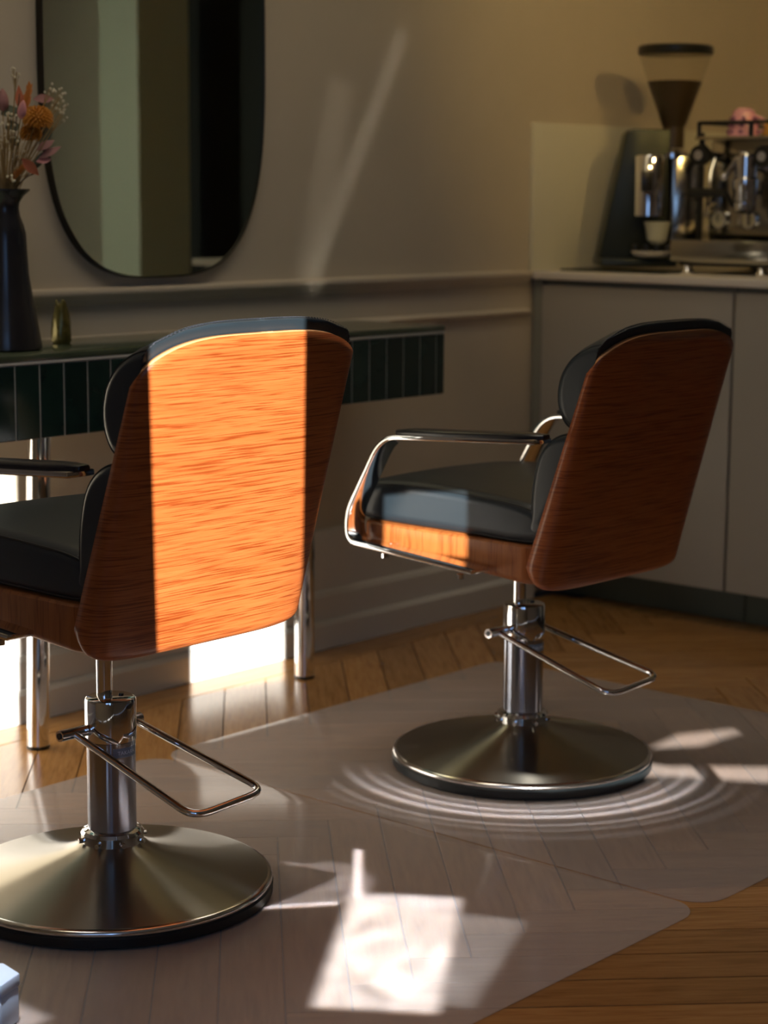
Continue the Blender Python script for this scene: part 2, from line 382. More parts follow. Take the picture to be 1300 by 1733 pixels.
for k in range(-70, 70):
    for j in range(-6, 7):
        a, b = S0+k*PW+j*PL, U0+k*PW-j*PL
        for rect in ((a, a+PL, b, b+PW, 0), (a, a+PW, b+PW, b+PW+PL, 1)):
            cs = [(rect[0],rect[2]),(rect[1],rect[2]),(rect[1],rect[3]),(rect[0],rect[3])]
            P = [xy(*c) for c in cs]
            cx = sum(p[0] for p in P)/4; cy = sum(p[1] for p in P)/4
            if not (XL+.2 < cx < XMAX+.4 and YF+.2 < cy < YMAX+.4): continue
            vis = False
            for i in range(9):
                t = i/8
                for A, B in ((P[0],P[1]),(P[3],P[2]),(P[0],P[3])):
                    q = (A[0]+(B[0]-A[0])*t, A[1]+(B[1]-A[1])*t, 0)
                    if (Vector(q)-EYE).dot(fwd) > .3:
                        x, y = pj(q)
                        if -120 < x < 1420 and 800 < y < 1850: vis = True
            cand.append((not vis, math.hypot(cx, cy), cx, cy, rect, P))
cand.sort(key=lambda c: c[:2])
rest = MB(); npl = 0
for nv, d, cx, cy, rect, P in cand:
    cl = clip(P)
    if not cl: continue
    whole = all(p[0] <= XMAX and p[1] <= YMAX for p in P)
    if nv or npl >= 290:
        n = len(cl); rest.add([(x, y, 0) for x, y in cl], [tuple(range(n))]); continue
    npl += 1
    ang = (-PI/4 if rect[4] == 0 else PI/4)
    if whole: me = PLANK
    else:
        ca, sa = math.cos(-ang), math.sin(-ang)
        loc = [((x-cx)*ca-(y-cy)*sa, (x-cx)*sa+(y-cy)*ca) for x, y in cl]
        mx = sum(p[0] for p in loc)/len(loc); my = sum(p[1] for p in loc)/len(loc)
        sh = []
        for x, y in loc:
            dx, dy = x-mx, y-my
            sh.append((x-math.copysign(min(GAP/2, abs(dx)*.5), dx), y-math.copysign(min(GAP/2, abs(dy)*.5), dy)))
        me = MB().prism(sh, 'z', -.012, 0).mesh('plank'); me.materials.append(m_oak)
    o = bpy.data.objects.new('plank', me); C.objects.link(o); o.parent = floor
    o.location = (cx, cy, 0); o.rotation_euler = (0, 0, ang)
if rest.v: rest.obj('parquet_beyond', m_oak, floor, smooth=0)['kind'] = 'stuff'
x = XL
while x < 5.2:
    x1 = min(x+1.6, 5.20); MB().box(x+.001, x1-.001, YMAX+.003, YB-.051, -.012, 0).obj('border_plank', m_oak, floor, bevel=.001, seg=1, smooth=0); x = x1
y = 1.0
while y < YMAX-.05:
    y1 = min(y+1.3, YMAX); MB().box(XMAX+.003, 5.238, y+.001, y1-.001, -.012, 0).obj('border_plank', m_oak, floor, bevel=.001, seg=1, smooth=0); y = y1

# ------------------------------------------------------------------ floor mats
def rrect(x0, x1, y0, y1, r, n=8):
    out = []
    for cx, cy, a0 in ((x1-r, y1-r, 0), (x0+r, y1-r, 90), (x0+r, y0+r, 180), (x1-r, y0+r, 270)):
        for i in range(n+1):
            a = R(a0+90*i/n); out.append((cx+r*math.cos(a), cy+r*math.sin(a)))
    return out
for nm, x0, x1, lab in (('floor_mat', 1.72, 3.018, 'frosted vinyl floor mat under the sunlit chair, nearer of the two'),
                        ('floor_mat', 3.024, 4.325, 'frosted vinyl floor mat under the shaded chair beside the cabinets')):
    tag(MB().prism(rrect(x0, x1, 1.832, 3.325, .07), 'z', .0004, .003).obj(nm, m_mat, bevel=.0008, seg=2, smooth=30), lab, 'floor mat', 'vinyl mats under the salon chairs')

# ------------------------------------------------------------------ salon chair
Z0, Z1, DROP, POW, NN = .4732, 1.0241, .046, 3.9, 4.06
def tt(z): return (z-Z0)/(Z1-Z0)
def hw(t): return .2605+(.2555-.2605)*t
def yb(t): return -.2635-.1368*t
def dep(t): return .0773-.0525*t
def yfz(z): return yb(tt(z))+dep(tt(z))
def sgnpow(a, p): return math.copysign(abs(a)**p, a)
def shell_mesh():
    ns, nv, rb = 64, 26, .016; v, f = [], []
    rows = []
    for j in range(5): rows.append(('b', j/5*PI/2))
    for j in range(nv+1): rows.append(('v', j/nv))
    for kind, q in rows:
        for i in range(ns+1):
            a = (-1+2*i/ns)*PI/2; cx = sgnpow(math.sin(a), 2/NN); cy = abs(math.cos(a))**(2/NN)
            zt = Z1-DROP*abs(cx)**POW-.030*(1-cy)**2; zl = Z0+.052*(1-cy)**1.7
            if kind == 'v':
                z = zl+rb+(zt-zl-rb)*q; ins = 0
            else:
                z = zl+rb-rb*math.cos(q); ins = rb*(1-math.sin(q))
            t = tt(z); w = hw(t)-ins
            v.append((w*cx, yb(t)+ins+(dep(t)-ins*.3)*(1-cy), z))
    m = len(rows)
    for j in range(m-1):
        for i in range(ns): k = j*(ns+1)+i; f.append((k, k+1, k+ns+2, k+ns+1))
    return MB().add(v, f)
def shell_y(x, z):
    t = tt(z); k = min(1, abs(x)/hw(t)); sn = k**(NN/2); cy = max(0, 1-sn*sn)**(1/NN)
    return yb(t)+dep(t)*(1-cy)
def inside(x, y, z): return (x, max(y, shell_y(x, z)+.0125), z)
def slices(prof, hwid, r, n=9, mid=8, per=5):
    """closed cushion: profile (y, z) carried across x, rounded at both ends"""
    P = [(p.x, p.y) for p in spline([(y, z, 0) for y, z in prof], per, True)]
    cy = (min(p[0] for p in P)+max(p[0] for p in P))/2; cz = (min(p[1] for p in P)+max(p[1] for p in P))/2
    hy = (max(p[0] for p in P)-min(p[0] for p in P))/2; hz = (max(p[1] for p in P)-min(p[1] for p in P))/2
    st = []
    for i in range(n+1): a = PI/2*i/n; st.append((-(hwid-r)-r*math.cos(a), r*(1-math.sin(a))))
    for i in range(1, mid): st.append((-(hwid-r)+2*(hwid-r)*i/mid, 0))
    st += [(-x, k) for x, k in reversed(st[:n+1])]
    def at(x, ins, out=0):
        fy = max(.05, 1-ins/hy)*(1+out/hy); fz = max(.05, 1-ins/hz)*(1+out/hz)
        return [(x, cy+(p[0]-cy)*fy, cz+(p[1]-cz)*fz) for p in P]
    return P, st, at
def cushion(prof, hwid, r, n=9, crown=None):
    P, st, at = slices(prof, hwid, r, n); v, f = [], []; k = len(P)
    for x, ins in st:
        row = at(x, ins)
        if crown: row = [crown(*p) for p in row]
        v += row
    for j in range(len(st)-1):
        for i in range(k): f.append((j*k+i, j*k+(i+1)%k, (j+1)*k+(i+1)%k, (j+1)*k+i))
    f.append(tuple(range(k-1,-1,-1))); f.append(tuple((len(st)-1)*k+i for i in range(k)))
    return MB().add(v, f)
UPPER = [(yb(tt(.835))+.016, .828), (yfz(.84)-.006, .822), (-.282, .838), (-.262, .885), (-.270, .950), (-.298, 1.0), (-.336, 1.031), (-.372, 1.045), (-.394, 1.040), (yb(tt(.98))+.016, .98)]
LOWER = [(yb(tt(.60))+.016, .60), (-.198, .592), (-.198, .63), (-.202, .70), (-.220, .768), (-.254, .806), (-.298, .822), (yb(tt(.81))+.016, .81), (yb(tt(.7))+.016, .70)]
SEAT = [(-.225, .574), (0, .573), (.22, .573), (.292, .578), (.318, .605), (.318, .635), (.292, .657), (.22, .668), (.10, .674), (-.08, .668), (-.20, .655), (-.236, .625)]
def seat_crown(x, y, z):
    k = max(0, 1-(x/.245)**2); return (x, y, z+(.006*k if z > .62 else 0))
def head_crown(x, y, z):
    k = max(0, min(1, (z-.90)/.14)); return inside(x, y, z-(.040*abs(x/.25)**3.6)*k)
def ring_at(prof, hwid, r, which, lift=.001, n=9, crown=None):
    P, st, at = slices(prof, hwid, r, n); x, ins = st[which]; row = at(x, ins, lift)
    return [crown(*p) for p in row] if crown else row
def line_across(prof, hwid, r, idx, lift=.0012, crown=None):
    P, st, at = slices(prof, hwid, r); out = []
    for x, ins in st[2:-2]: out.append(at(x, ins, lift)[idx])
    return out
def build_chair(label, loc, rz):
    t = thing('salon_chair', label, 'chair', loc, rz, 'hydraulic salon chairs')
    up_parts = []
    rim = MB().lathe([(.290,.0245),(.2985,.0245),(.2997,.0268),(.2992,.0300),(.2970,.0330),(.2930,.0350),(.289,.0362)], 128, cap=False)
    rim.obj('base_rim', m_polish, t, smooth=60)
    base = MB().lathe([(.290,.0360),(.27,.0415),(.23,.0505),(.18,.0610),(.13,.0735),(.095,.083),(.07,.0925),(.058,.101),(.05,.103)], 128)
    base.obj('base_disc', m_steel, t, smooth=30)
    MB().lathe([(.24,.0),(.292,.0),(.3,.004),(.3005,.020),(.297,.0243),(.26,.0243)], 96).obj('rubber_ring', m_rubber, t)
    col = MB().lathe([(.052,.098),(.058,.100),(.059,.118),(.055,.124),(.051,.125),(.048,.127)], 48).obj('base_collar', m_chrome, t)
    for k in range(8):
        a = R(22+45*k); MB().tube([(.057*math.cos(a), .057*math.sin(a), .107), (.066*math.cos(a), .066*math.sin(a), .107)], .005, 8).obj('collar_bolt', m_chrome, col)
    MB().lathe([(.0455,.118),(.0455,.296)], 64).obj('column', m_colsteel, t)
    cap = MB().lathe([(.043,.296),(.0475,.2975),(.0475,.370),(.046,.3755),(.043,.377),(.005,.377)], 64).obj('column_cap', m_chrome, t)
    MB().tube([(.022,-.005,.376),(.022,-.005,.3795)], .005, 10).obj('screw', m_black, cap)
    lab = MB()
    for i in range(9):
        a0, a1 = R(-128+i*8), R(-128+(i+1)*8); r_ = .0459
        lab.add([(r_*math.cos(a0), r_*math.sin(a0), .270), (r_*math.cos(a1), r_*math.sin(a1), .270), (r_*math.cos(a1), r_*math.sin(a1), .288), (r_*math.cos(a0), r_*math.sin(a0), .288)], [(0,1,2,3)])
    lab.obj('sticker', mat_sticker, t)
    ped = MB().tube(fillet([(-.075,.018,.318), (-.075,-.298,.226), (.075,-.325,.246), (.075,.012,.312)], .035), .0068, 12).obj('foot_pedal', m_chrome, t)
    MB().tube([(-.108,.018,.319), (.090,.018,.315)], .0105, 16).obj('pedal_pivot', m_chrome, ped)
    MB().tube([(-.1095,.018,.319), (-.1085,.018,.319)], .006, 10).obj('pivot_socket', m_black, ped)
    p = MB().lathe([(.0148,.33),(.0148,.50)], 32, (0,.016,0)).obj('piston', m_chrome, t); up_parts.append(p)
    p = MB().box(-.12,.12,-.13,.16,.464,.500).obj('seat_plate', m_black, t, bevel=.006); up_parts.append(p)
    # moulded teak back shell
    sm = shell_mesh().mesh('back_shell'); sh = finish('back_shell', sm, [m_teak, m_ply], t, smooth=50)
    so = sh.modifiers.new('thickness', 'SOLIDIFY'); so.thickness = .011; so.offset = -1; so.material_offset_rim = 1; so.use_rim = True
    up_parts.append(sh)
    # teak seat tray
    out = rrect(-.254, .254, -.235, .288, .05)
    def zb(y): return .485+(y+.235)/.523*.042
    n = len(out); v = []
    for ins, top in ((.012, None), (.003, .006), (0, .014), (0, 'T'), (.004, 'T2')):
        for x, y in out:
            k = 1-ins/.25; yy = .0265+(y-.0265)*k
            z = zb(yy) if top is None else (.569 if top == 'T' else .573 if top == 'T2' else zb(yy)+top)
            v.append((x*k, yy, z))
    f = [tuple(range(n-1,-1,-1)), tuple(4*n+i for i in range(n))]
    for j in range(4): f += [(j*n+i, j*n+(i+1)%n, (j+1)*n+(i+1)%n, (j+1)*n+i) for i in range(n)]
    up_parts.append(MB().add(v, f).obj('seat_tray', m_teak_v, t, smooth=40))
    seat = cushion(SEAT, .246, .028, crown=seat_crown).obj('seat_cushion', m_leather, t, smooth=60); up_parts.append(seat)
    for w_ in (4, -5): MB().tube(ring_at(SEAT, .246, .028, w_, crown=seat_crown), .0022, 6, True).obj('piping', m_seam, seat)
    lo = cushion(LOWER, .2475, .022, crown=inside).obj('back_cushion', m_leather, t, smooth=60); up_parts.append(lo)
    for w_ in (5, -6): MB().tube(ring_at(LOWER, .2475, .022, w_, crown=inside), .0018, 6, True).obj('piping', m_seam, lo)
    hd = cushion(UPPER, .2465, .022, crown=head_crown).obj('headrest_cushion', m_leather, t, smooth=60); up_parts.append(hd)
    for w_ in (5, -6): MB().tube(ring_at(UPPER, .2465, .022, w_, crown=head_crown), .0016, 6, True).obj('piping', m_seam, hd)
    seam = MB(); st = MB()
    for idx in (36, 38):
        path = [head_crown(*p) for p in line_across(UPPER, .2465, .022, idx)]
        if idx == 36: seam.tube(path, .0013, 6)
        fine = spline(path, 8); acc = 0
        for a, b in zip(fine[:-1], fine[1:]):
            L_ = (b-a).length; acc += L_
            if acc > .0062 and L_ > 0:
                d = (b-a).normalized(); st.tube([a-d*.0018+Vector((0,0,.0004)), a+d*.0018+Vector((0,0,.0004))], .0007, 4); acc = 0
    seam.obj('seam', m_seam, hd); st.obj('stitching', m_thread, hd)
    # chrome arms: flat bar bent from under the tray up to the pad
    for s_ in (-1, 1):
        X = .290*s_
        path = fillet([(X,-.105,.512), (X,.262,.535), (X,.262,.60), (X,.160,.780), (X,-.268,.805)], [.05,.03,.05], 7)
        path = [Vector(p) for p in path]
        bar = MB().sweep(path, [(-.029,-.0055),(.029,-.0055),(.029,.0055),(-.029,.0055)], upv=(0,0,1)).obj('armrest', m_chrome, t, bevel=.0025, seg=2); up_parts.append(bar)
        pad = MB()
        stn = [(.128,.016,.797),(.10,.024,.8005),(-.02,.027,.807),(-.2,.027,.8175),(-.24,.022,.8195),(-.277,.012,.820)]
        v, f = [], []
        for y, w_, zt in stn:
            zl = .7865+(.128-y)*.0568; xc = X
            v += [(xc-w_,y,zl),(xc+w_,y,zl),(xc+w_,y,zt-.004),(xc+w_*.8,y,zt),(xc-w_*.8,y,zt),(xc-w_,y,zt-.004)]
        for j in range(len(stn)-1): f += [(j*6+i, j*6+(i+1)%6, j*6+6+(i+1)%6, j*6+6+i) for i in range(6)]
        f += [tuple(range(5,-1,-1)), tuple(30+i for i in range(6))]
        pad.add(v, f).obj('arm_pad', m_pad, bar, bevel=.002, smooth=40)
        for y_ in (-.05, .17):
            z_ = zb(y_)+.012; MB().tube([(s_*.250,y_,z_),(s_*.270,y_,z_)], .006, 10).obj('bolt', m_chrome, bar)
            MB().tube([(X,y_,z_-.014),(X,y_,z_-.024)], .008, 10).obj('bolt', m_chrome, bar)
    return t, up_parts
mat_sticker = mat('clear_sticker', (.30,.42,.62), .35, 0, .5, Alpha=.45)
chair, parts = build_chair('salon chair with black leather and a sunlit orange teak back, cut by the left edge', (2.346, 2.709, .003), R(.4))
# second chair: same parts, lower piston
t2 = chair.copy(); C.objects.link(t2); t2.location = (3.549, 2.658, .003); t2.rotation_euler = (0, 0, R(-1.25))
t2['label'] = 'salon chair with black leather and a shaded dark teak back, beside the cabinets'
for ch in list(chair.children):
    c = ch.copy(); C.objects.link(c); c.parent = t2
    if ch in parts: c.location.z -= .007
    for g in ch.children: d = g.copy(); C.objects.link(d); d.parent = c
for p in parts: p.location.z += .044
# lettering printed on the stickers
def sticker_text(parent_chair):
    st = [c for c in parent_chair.children if c.name.startswith('sticker')][0]
    cu = bpy.data.curves.new('lettering', 'FONT'); cu.body = 'TAKARA'; cu.size = .0105; cu.align_x = 'CENTER'
    o = bpy.data.objects.new('lettering', cu); C.objects.link(o); bpy.context.view_layer.update()
    me = bpy.data.meshes.new_from_object(o.evaluated_get(bpy.context.evaluated_depsgraph_get())); bpy.data.objects.remove(o)
    for v in me.vertices:
        a = R(-92)+v.co.x/.0461; z = .2755+v.co.y; v.co = (.0461*math.cos(a), .0461*math.sin(a), z)
    return finish('lettering', me, mat('sticker_ink', (.55,.66,.85), .4), st, smooth=0)
l1 = sticker_text(chair)
l2 = l1.copy(); C.objects.link(l2); l2.parent = [c for c in t2.children if c.name.startswith('sticker')][0]

# ------------------------------------------------------------------ console table with tiled apron
TX0, TX1, TYF = 2.29, 4.2555, 3.48
tb = thing('console_table', 'long console table clad in dark green tiles, standing against the mirror wall', 'table', (3.2, 3.65, 0))
def L3(x, y, z): return (x-3.2, y-3.65, z)
def tbox(name, x0, x1, y0, y1, z0, z1, m, bevel=.002, parent=tb):
    return MB().box(x0-3.2, x1-3.2, y0-3.65, y1-3.65, z0, z1).obj(name, m, parent, bevel=bevel)
tbox('tabletop', TX0, TX1, TYF-.002, YB-.001, .928, .943, m_slab, .003)
tbox('edge_strip', TX0, TX1, TYF-.001, TYF+.02, .921, .9275, m_grout, .001)
ap = tbox('apron', TX0, TX1-.002, TYF+.003, YB-.03, .752, .920, m_grout, 0)
x = 2.7527-.0699*6; k = 0
while x < TX1-.005:
    x1 = min(x+.0699, TX1); MB().box(x+.002-3.2, x1-.002-3.2, TYF-3.65, TYF+.012-3.65, .753, .919).obj('tile', m_tile, ap, bevel=.0015, seg=1); x += .0699
for lx, ly, dx in ((2.878, 3.585, .022), (3.805, 3.592, 0)):
    lg = MB().tube([(lx-3.2, ly-3.65, .002), (lx+dx*.42-3.2, ly-3.65, .33)], .0262, 32).tube([(lx+dx*.42-3.2, ly-3.65, .328), (lx+dx-3.2, ly-3.65, .755)], .0278, 32).obj('leg', m_chrome, tb)
    MB().tube([(lx-3.2, ly-3.65, 0), (lx-3.2, ly-3.65, .008)], .0268, 24).obj('foot', m_black, lg)

# ------------------------------------------------------------------ mirror
mr = thing('wall_mirror', 'large rounded frameless mirror with a thin dark edge on the wall', 'mirror', (3.496, YB, 1.687))
sup = []
for i in range(120):
    a = 2*PI*i/120; sup.append((.380*sgnpow(math.cos(a), 2/3.1), .600*sgnpow(math.sin(a), 2/3.1)))
MB().prism(sup, 'y', -.020, -.004).obj('mirror_glass', m_mirror, mr, smooth=20)
MB().sweep([(x, -.013, z) for x, z in sup], [(-.0018,-.011),(.0018,-.011),(.0018,.011),(-.0018,.011)], True, upv=(0,1,0)).obj('edge_band', m_mframe, mr)

# ------------------------------------------------------------------ vase and small ceramic
VX, VY, VZ = 2.846, 3.62, .943
vs = MB().lathe([(.070,0),(.076,.004),(.076,.012),(.070,.05),(.058,.12),(.050,.17),(.0465,.23),(.045,.265),(.040,.285),(.0325,.305),(.030,.322),(.032,.335),(.042,.350),(.056,.362),(.0555,.365),(.040,.352),(.028,.335),(.026,.318),(.03,.29),(.04,.25),(.04,.05),(.02,.02)], 48)
tag(vs.obj('vase', m_vase, loc=(VX, VY, VZ)), 'tall dark glazed vase with flared neck on the tiled table', 'vase')
bd = MB(); v = []; prof = [(.020,0),(.0235,.006),(.0245,.025),(.0225,.05),(.0185,.072),(.0145,.088),(.0125,.097),(.010,.100),(.0085,.098),(.007,.07)]
n = 40
for r_, z in prof:
    for i in range(n):
        a = 2*PI*i/n; q = r_*(1+.05*math.sin(a*5+z*70)+.03*math.sin(z*220+a*2)); v.append((q*math.cos(a), q*math.sin(a), z+(.006*math.sin(a*3) if z > .09 else 0)))
f = [tuple(range(n-1,-1,-1)), tuple((len(prof)-1)*n+i for i in range(n))]
for j in range(len(prof)-1): f += [(j*n+i, j*n+(i+1)%n, (j+1)*n+(i+1)%n, (j+1)*n+i) for i in range(n)]
tag(bd.add(v, f).obj('bud_vase', m_bud, loc=(3.060, 3.69, .943)), 'small knobbly gold green ceramic bud vase on the table right of the vase', 'vase')

# ------------------------------------------------------------------ dried flowers
m_stem = mat('straw_stem', (.30,.20,.075), .7); m_dkstem = mat('dark_stem', (.09,.055,.03), .7)
m_prot = vary('dried_orange', [(.3, (.42,.16,.012)), (.7, (.62,.28,.03))], 120, .7)
m_coral = mat('coral_petal', (.62,.20,.10), .7); m_pinkp = mat('pink_petal', (.62,.27,.27), .7); m_dusk = mat('dusty_pink', (.30,.14,.13), .7)
m_berry = mat('cream_bead', (.66,.60,.42), .6); m_eu = mat('grey_green_leaf', (.09,.11,.075), .7); m_rust = mat('rust_plume', (.60,.22,.04), .7)
MOUTH = Vector((VX, VY, VZ+.34))
def stem_path(tip, n=7, low=.12):
    foot = Vector((VX+rng.uniform(-.016,.016), VY+rng.uniform(-.016,.016), VZ+.34-low))
    m_ = MOUTH+Vector((max(-.02, min(.02, (tip.x-VX)*.25)), max(-.02, min(.02, (tip.y-VY)*.25)), .01))
    return spline([foot, m_, m_.lerp(tip, .5)+Vector((0,0,.012)), tip], n)
def leaf(mb, a, b, w, nrm):
    a, b = Vector(a), Vector(b); d = b-a; side = d.cross(Vector(nrm)).normalized(); up_ = side.cross(d).normalized(); v = []
    K = 7
    for i in range(K+1):
        t = i/K; ww = w*math.sin(PI*min(.98, max(.03, t))**.85); c = a+d*t
        v += [c-side*ww+up_*ww*.25, c+up_*0, c+side*ww+up_*ww*.25, c-up_*.0012]
    f = []
    for i in range(K):
        for q in range(4): f.append((i*4+q, i*4+(q+1)%4, i*4+4+(q+1)%4, i*4+4+q))
    f += [(3,2,1,0), tuple(K*4+q for q in range(4))]
    mb.add(v, f)
view = -fwd
def flower(name, px, py, Y, label, group, stem_m, build):
    tip = aty(px, py, Y); root = thing(name, label, 'dried flower', MOUTH, 0, group)
    path = [p-MOUTH for p in stem_path(tip)]
    MB().tube(path, .0013, 5).obj('stem', stem_m, root)
    build(tip-MOUTH, (path[-1]-path[-3]).normalized(), root); return root
def pincushion(rad):
    def b(tip, d, root):
        mb = MB()
        for i in range(150):
            z = 1-2*(i+.5)/150; a = i*2.39996; rr = math.sqrt(max(0, 1-z*z)); q = Vector((rr*math.cos(a), rr*math.sin(a), z))
            if q.z < -.75: continue
            e = tip+Vector((q.x*rad, q.y*rad, q.z*rad*.85)); m_ = tip+q*rad*.45
            mb.tube([m_, m_.lerp(e, .6)+Vector((0,0,.002)), e+Vector((0,0,-.001))], .0019, 4, scale=[1.1,1,.7])
        mb.ball(tip, rad*.62, 12, 8); mb.obj('flower_head', m_prot, root)
    return b
def petals(mats, spec):
    def b(tip, d, root):
        for i, (a, q, w_) in enumerate(spec):
            mb = MB(); leaf(mb, tip+Vector(a), tip+Vector(q), w_, view); mb.obj('petal', mats[i % len(mats)], root, smooth=60)
    return b
def plume(m_, length, k=26):
    def b(tip, d, root):
        mb = MB()
        for i in range(k):
            t = i/k; c = tip-d*length*(1-t); a = i*2.4
            e = c+d*.016+Vector((math.cos(a), math.sin(a), .3))*.012*(1-.5*t); leaf(mb, c, e, .0035, view)
        mb.obj('plume', m_, root)
    return b
def tail(m_, length, w_):
    def b(tip, d, root):
        pts = [tip-d*length*(1-i/7) for i in range(8)]
        MB().tube(pts, w_, 10, scale=[.25,.75,1,1,.95,.8,.55,.15]).obj('tail_head', m_, root, smooth=60)
    return b
def sprig(n, spread):
    def b(tip, d, root):
        tw = MB(); be = MB()
        for i in range(n):
            e = tip+Vector((rng.uniform(-1,1)*spread, rng.uniform(-1,1)*spread*.8, rng.uniform(-.8,.9)*spread))
            c = tip-d*(.03+.03*rng.random()); tw.tube([c, c.lerp(e, .5)+Vector((0,0,.003)), e], .0006, 4); be.ball(e, rng.uniform(.0026,.0038), 8, 5)
        tw.obj('twigs', m_stem, root); x = be.obj('beads', m_berry, root); x['kind'] = 'stuff'
    return b
flower('pincushion_flower', 64, 200, 3.57, 'round dried orange pincushion flower, largest bloom in the vase', None, m_stem, pincushion(.036))
flower('pincushion_flower', 52, 226, 3.60, 'smaller dried yellow pincushion flower below the big orange one', None, m_stem, pincushion(.026))
flower('rust_grass_flower', 50, 148, 3.60, 'rust orange feathery plume standing above the orange pincushion', None, m_stem, plume(m_rust, .075))
flower('rust_grass_flower', 40, 282, 3.58, 'short rust orange plume low by the vase mouth', None, m_stem, plume(m_rust, .05, 18))
flower('bunny_tail_flower', 40, 170, 3.54, 'pale pink oval bunny tail left of the orange pincushion', None, m_stem, tail(m_pinkp, .042, .010))
flower('bunny_tail_flower', 86, 168, 3.60, 'dusty pink feather head lying over the orange pincushion', None, m_stem, petals([m_dusk], [((-.050,0,-.002), (.010,0,.002), .011)]))
flower('petal_flower', 98, 252, 3.60, 'dusty pink petals reaching right across the mirror edge', None, m_dkstem, petals([m_dusk, m_dusk, m_pinkp], [((-.055,0,-.022), (.010,.0,.006), .009), ((-.060,0,-.005), (-.010,0,.020), .010), ((-.064,0,-.03), (-.02,0,-.024), .008)]))
flower('petal_flower', 62, 292, 3.56, 'coral pink petal drooping just above the vase mouth', None, m_dkstem, petals([m_coral], [((-.040,0,.030), (.006,0,-.006), .012)]))
flower('petal_flower', 34, 152, 3.62, 'coral pink upright petals behind the orange plume', None, m_dkstem, petals([m_coral, m_coral], [((0,0,-.045), (-.004,0,.01), .010), ((.006,0,-.05), (.012,0,-.008), .009)]))
flower('eucalyptus_sprig', 14, 172, 3.64, 'grey green eucalyptus sprig with broad leaves at the back', None, m_dkstem, petals([m_eu], [((-.02,0,-.03), (.028,0,-.014), .016), ((-.01,0,-.06), (.030,0,-.05), .015), ((-.01,0,-.01), (-.03,0,.02), .014), ((0,0,-.09), (.034,0,-.085), .013)]))
flower('eucalyptus_sprig', 84, 212, 3.63, 'dark green leaf spray behind the orange pincushion', None, m_dkstem, petals([m_eu], [((-.02,0,-.05), (.010,0,.012), .010), ((-.03,0,-.06), (-.006,0,-.016), .009), ((-.045,0,-.10), (-.02,0,-.06), .010)]))
flower('bunny_tail_flower', 4, 150, 3.63, 'brownish pink soft head at the left frame edge', None, m_stem, tail(m_dusk, .05, .014))
for i, (px, py, n_, sp, lab_) in enumerate([
    (28,122,6,.016,'tallest cream bead sprig, standing highest in the bouquet'),
    (84,150,6,.016,'cream bead sprig directly above the dusty pink feather head'),
    (104,158,7,.016,'cream bead sprig at the upper right of the bouquet, before the mirror'),
    (114,176,7,.018,'cream bead sprig reaching furthest right over the mirror'),
    (98,180,7,.016,'cream bead sprig just right of the big orange pincushion'),
    (16,205,9,.020,'cream bead sprig left of the pincushion, under the eucalyptus leaves'),
    (24,232,10,.022,'dense cream bead sprig left of the smaller yellow pincushion'),
    (8,225,10,.022,'dense cream bead sprig at the left frame edge, mid height'),
    (30,262,7,.014,'short cream bead sprig above the low rust plume'),
    (3,250,9,.02,'low cream bead sprig cut by the left frame edge'),
    (106,196,5,.014,'lowest of the cream bead sprigs before the mirror'),
    (20,300,5,.010,'lowest cream bead sprig, just over the vase mouth')]):
    flower('bead_sprig', px, py, 3.55+.02*(i % 5), lab_, 'beaded flax sprigs in the bouquet', m_stem, sprig(n_, sp))
gr = MB()
for i in range(60):
    tip = aty(rng.uniform(-30, 58), rng.uniform(225, 300), rng.uniform(3.54, 3.70)); gr.tube(stem_path(tip, 4), .0009, 4)
tag(gr.obj('straw_stems', m_stem), 'bundle of thin straw coloured stems filling the vase mouth', 'dried grass', kind='stuff')

# ------------------------------------------------------------------ coffee counter
WT = 1.062
for nm, y0, y1, lab in (('base_cabinet', 3.077, 3.822, 'greige base cabinet below the coffee grinder, against the mirror wall'),
                        ('base_cabinet', 2.262, 3.073, 'greige base cabinet below the espresso machine, cut by the right edge')):
    cb = thing(nm, lab, 'cabinet', (5.45, (y0+y1)/2, 0)); yc = (y0+y1)/2
    def cbx(n_, x0, x1, a, b, z0, z1, m, bv=.002, par=cb): return MB().box(x0-5.45, x1-5.45, a-yc, b-yc, z0, z1).obj(n_, m, par, bevel=bv)
    cbx('carcass', 5.136, 6.22, y0, y1, .112, 1.036, m_cabbody)
    yd = y1-.04 if y1 > 3.5 else y1-.002
    cbx('door', 5.114, 5.134, y0+.002, yd, .116, 1.020, m_cab, .0025)
    if y1 > 3.5: cbx('filler_panel', 5.118, 5.134, y1-.037, y1, .116, 1.036, m_cabbody)
    cbx('plinth', 5.240, 5.262, y0, y1, 0, .112, m_plinth)
    for a_ in (y0+.08, y1-.12): MB().tube([(.06, a_-yc, 0), (.06, a_-yc, .112)], .02, 12).obj('foot', m_black, cb)
tag(MB().box(5.092, 6.25, 2.236, 3.826, 1.038, WT).obj('worktop', m_top, bevel=.003), 'pale white worktop carrying the coffee machines', 'worktop')
tag(MB().box(5.098, 6.25, 3.812, 3.829, WT+.0005, 1.530).obj('splashback', m_splash, bevel=.003), 'pale square-cornered splashback panel on the wall behind the grinder', 'panel')

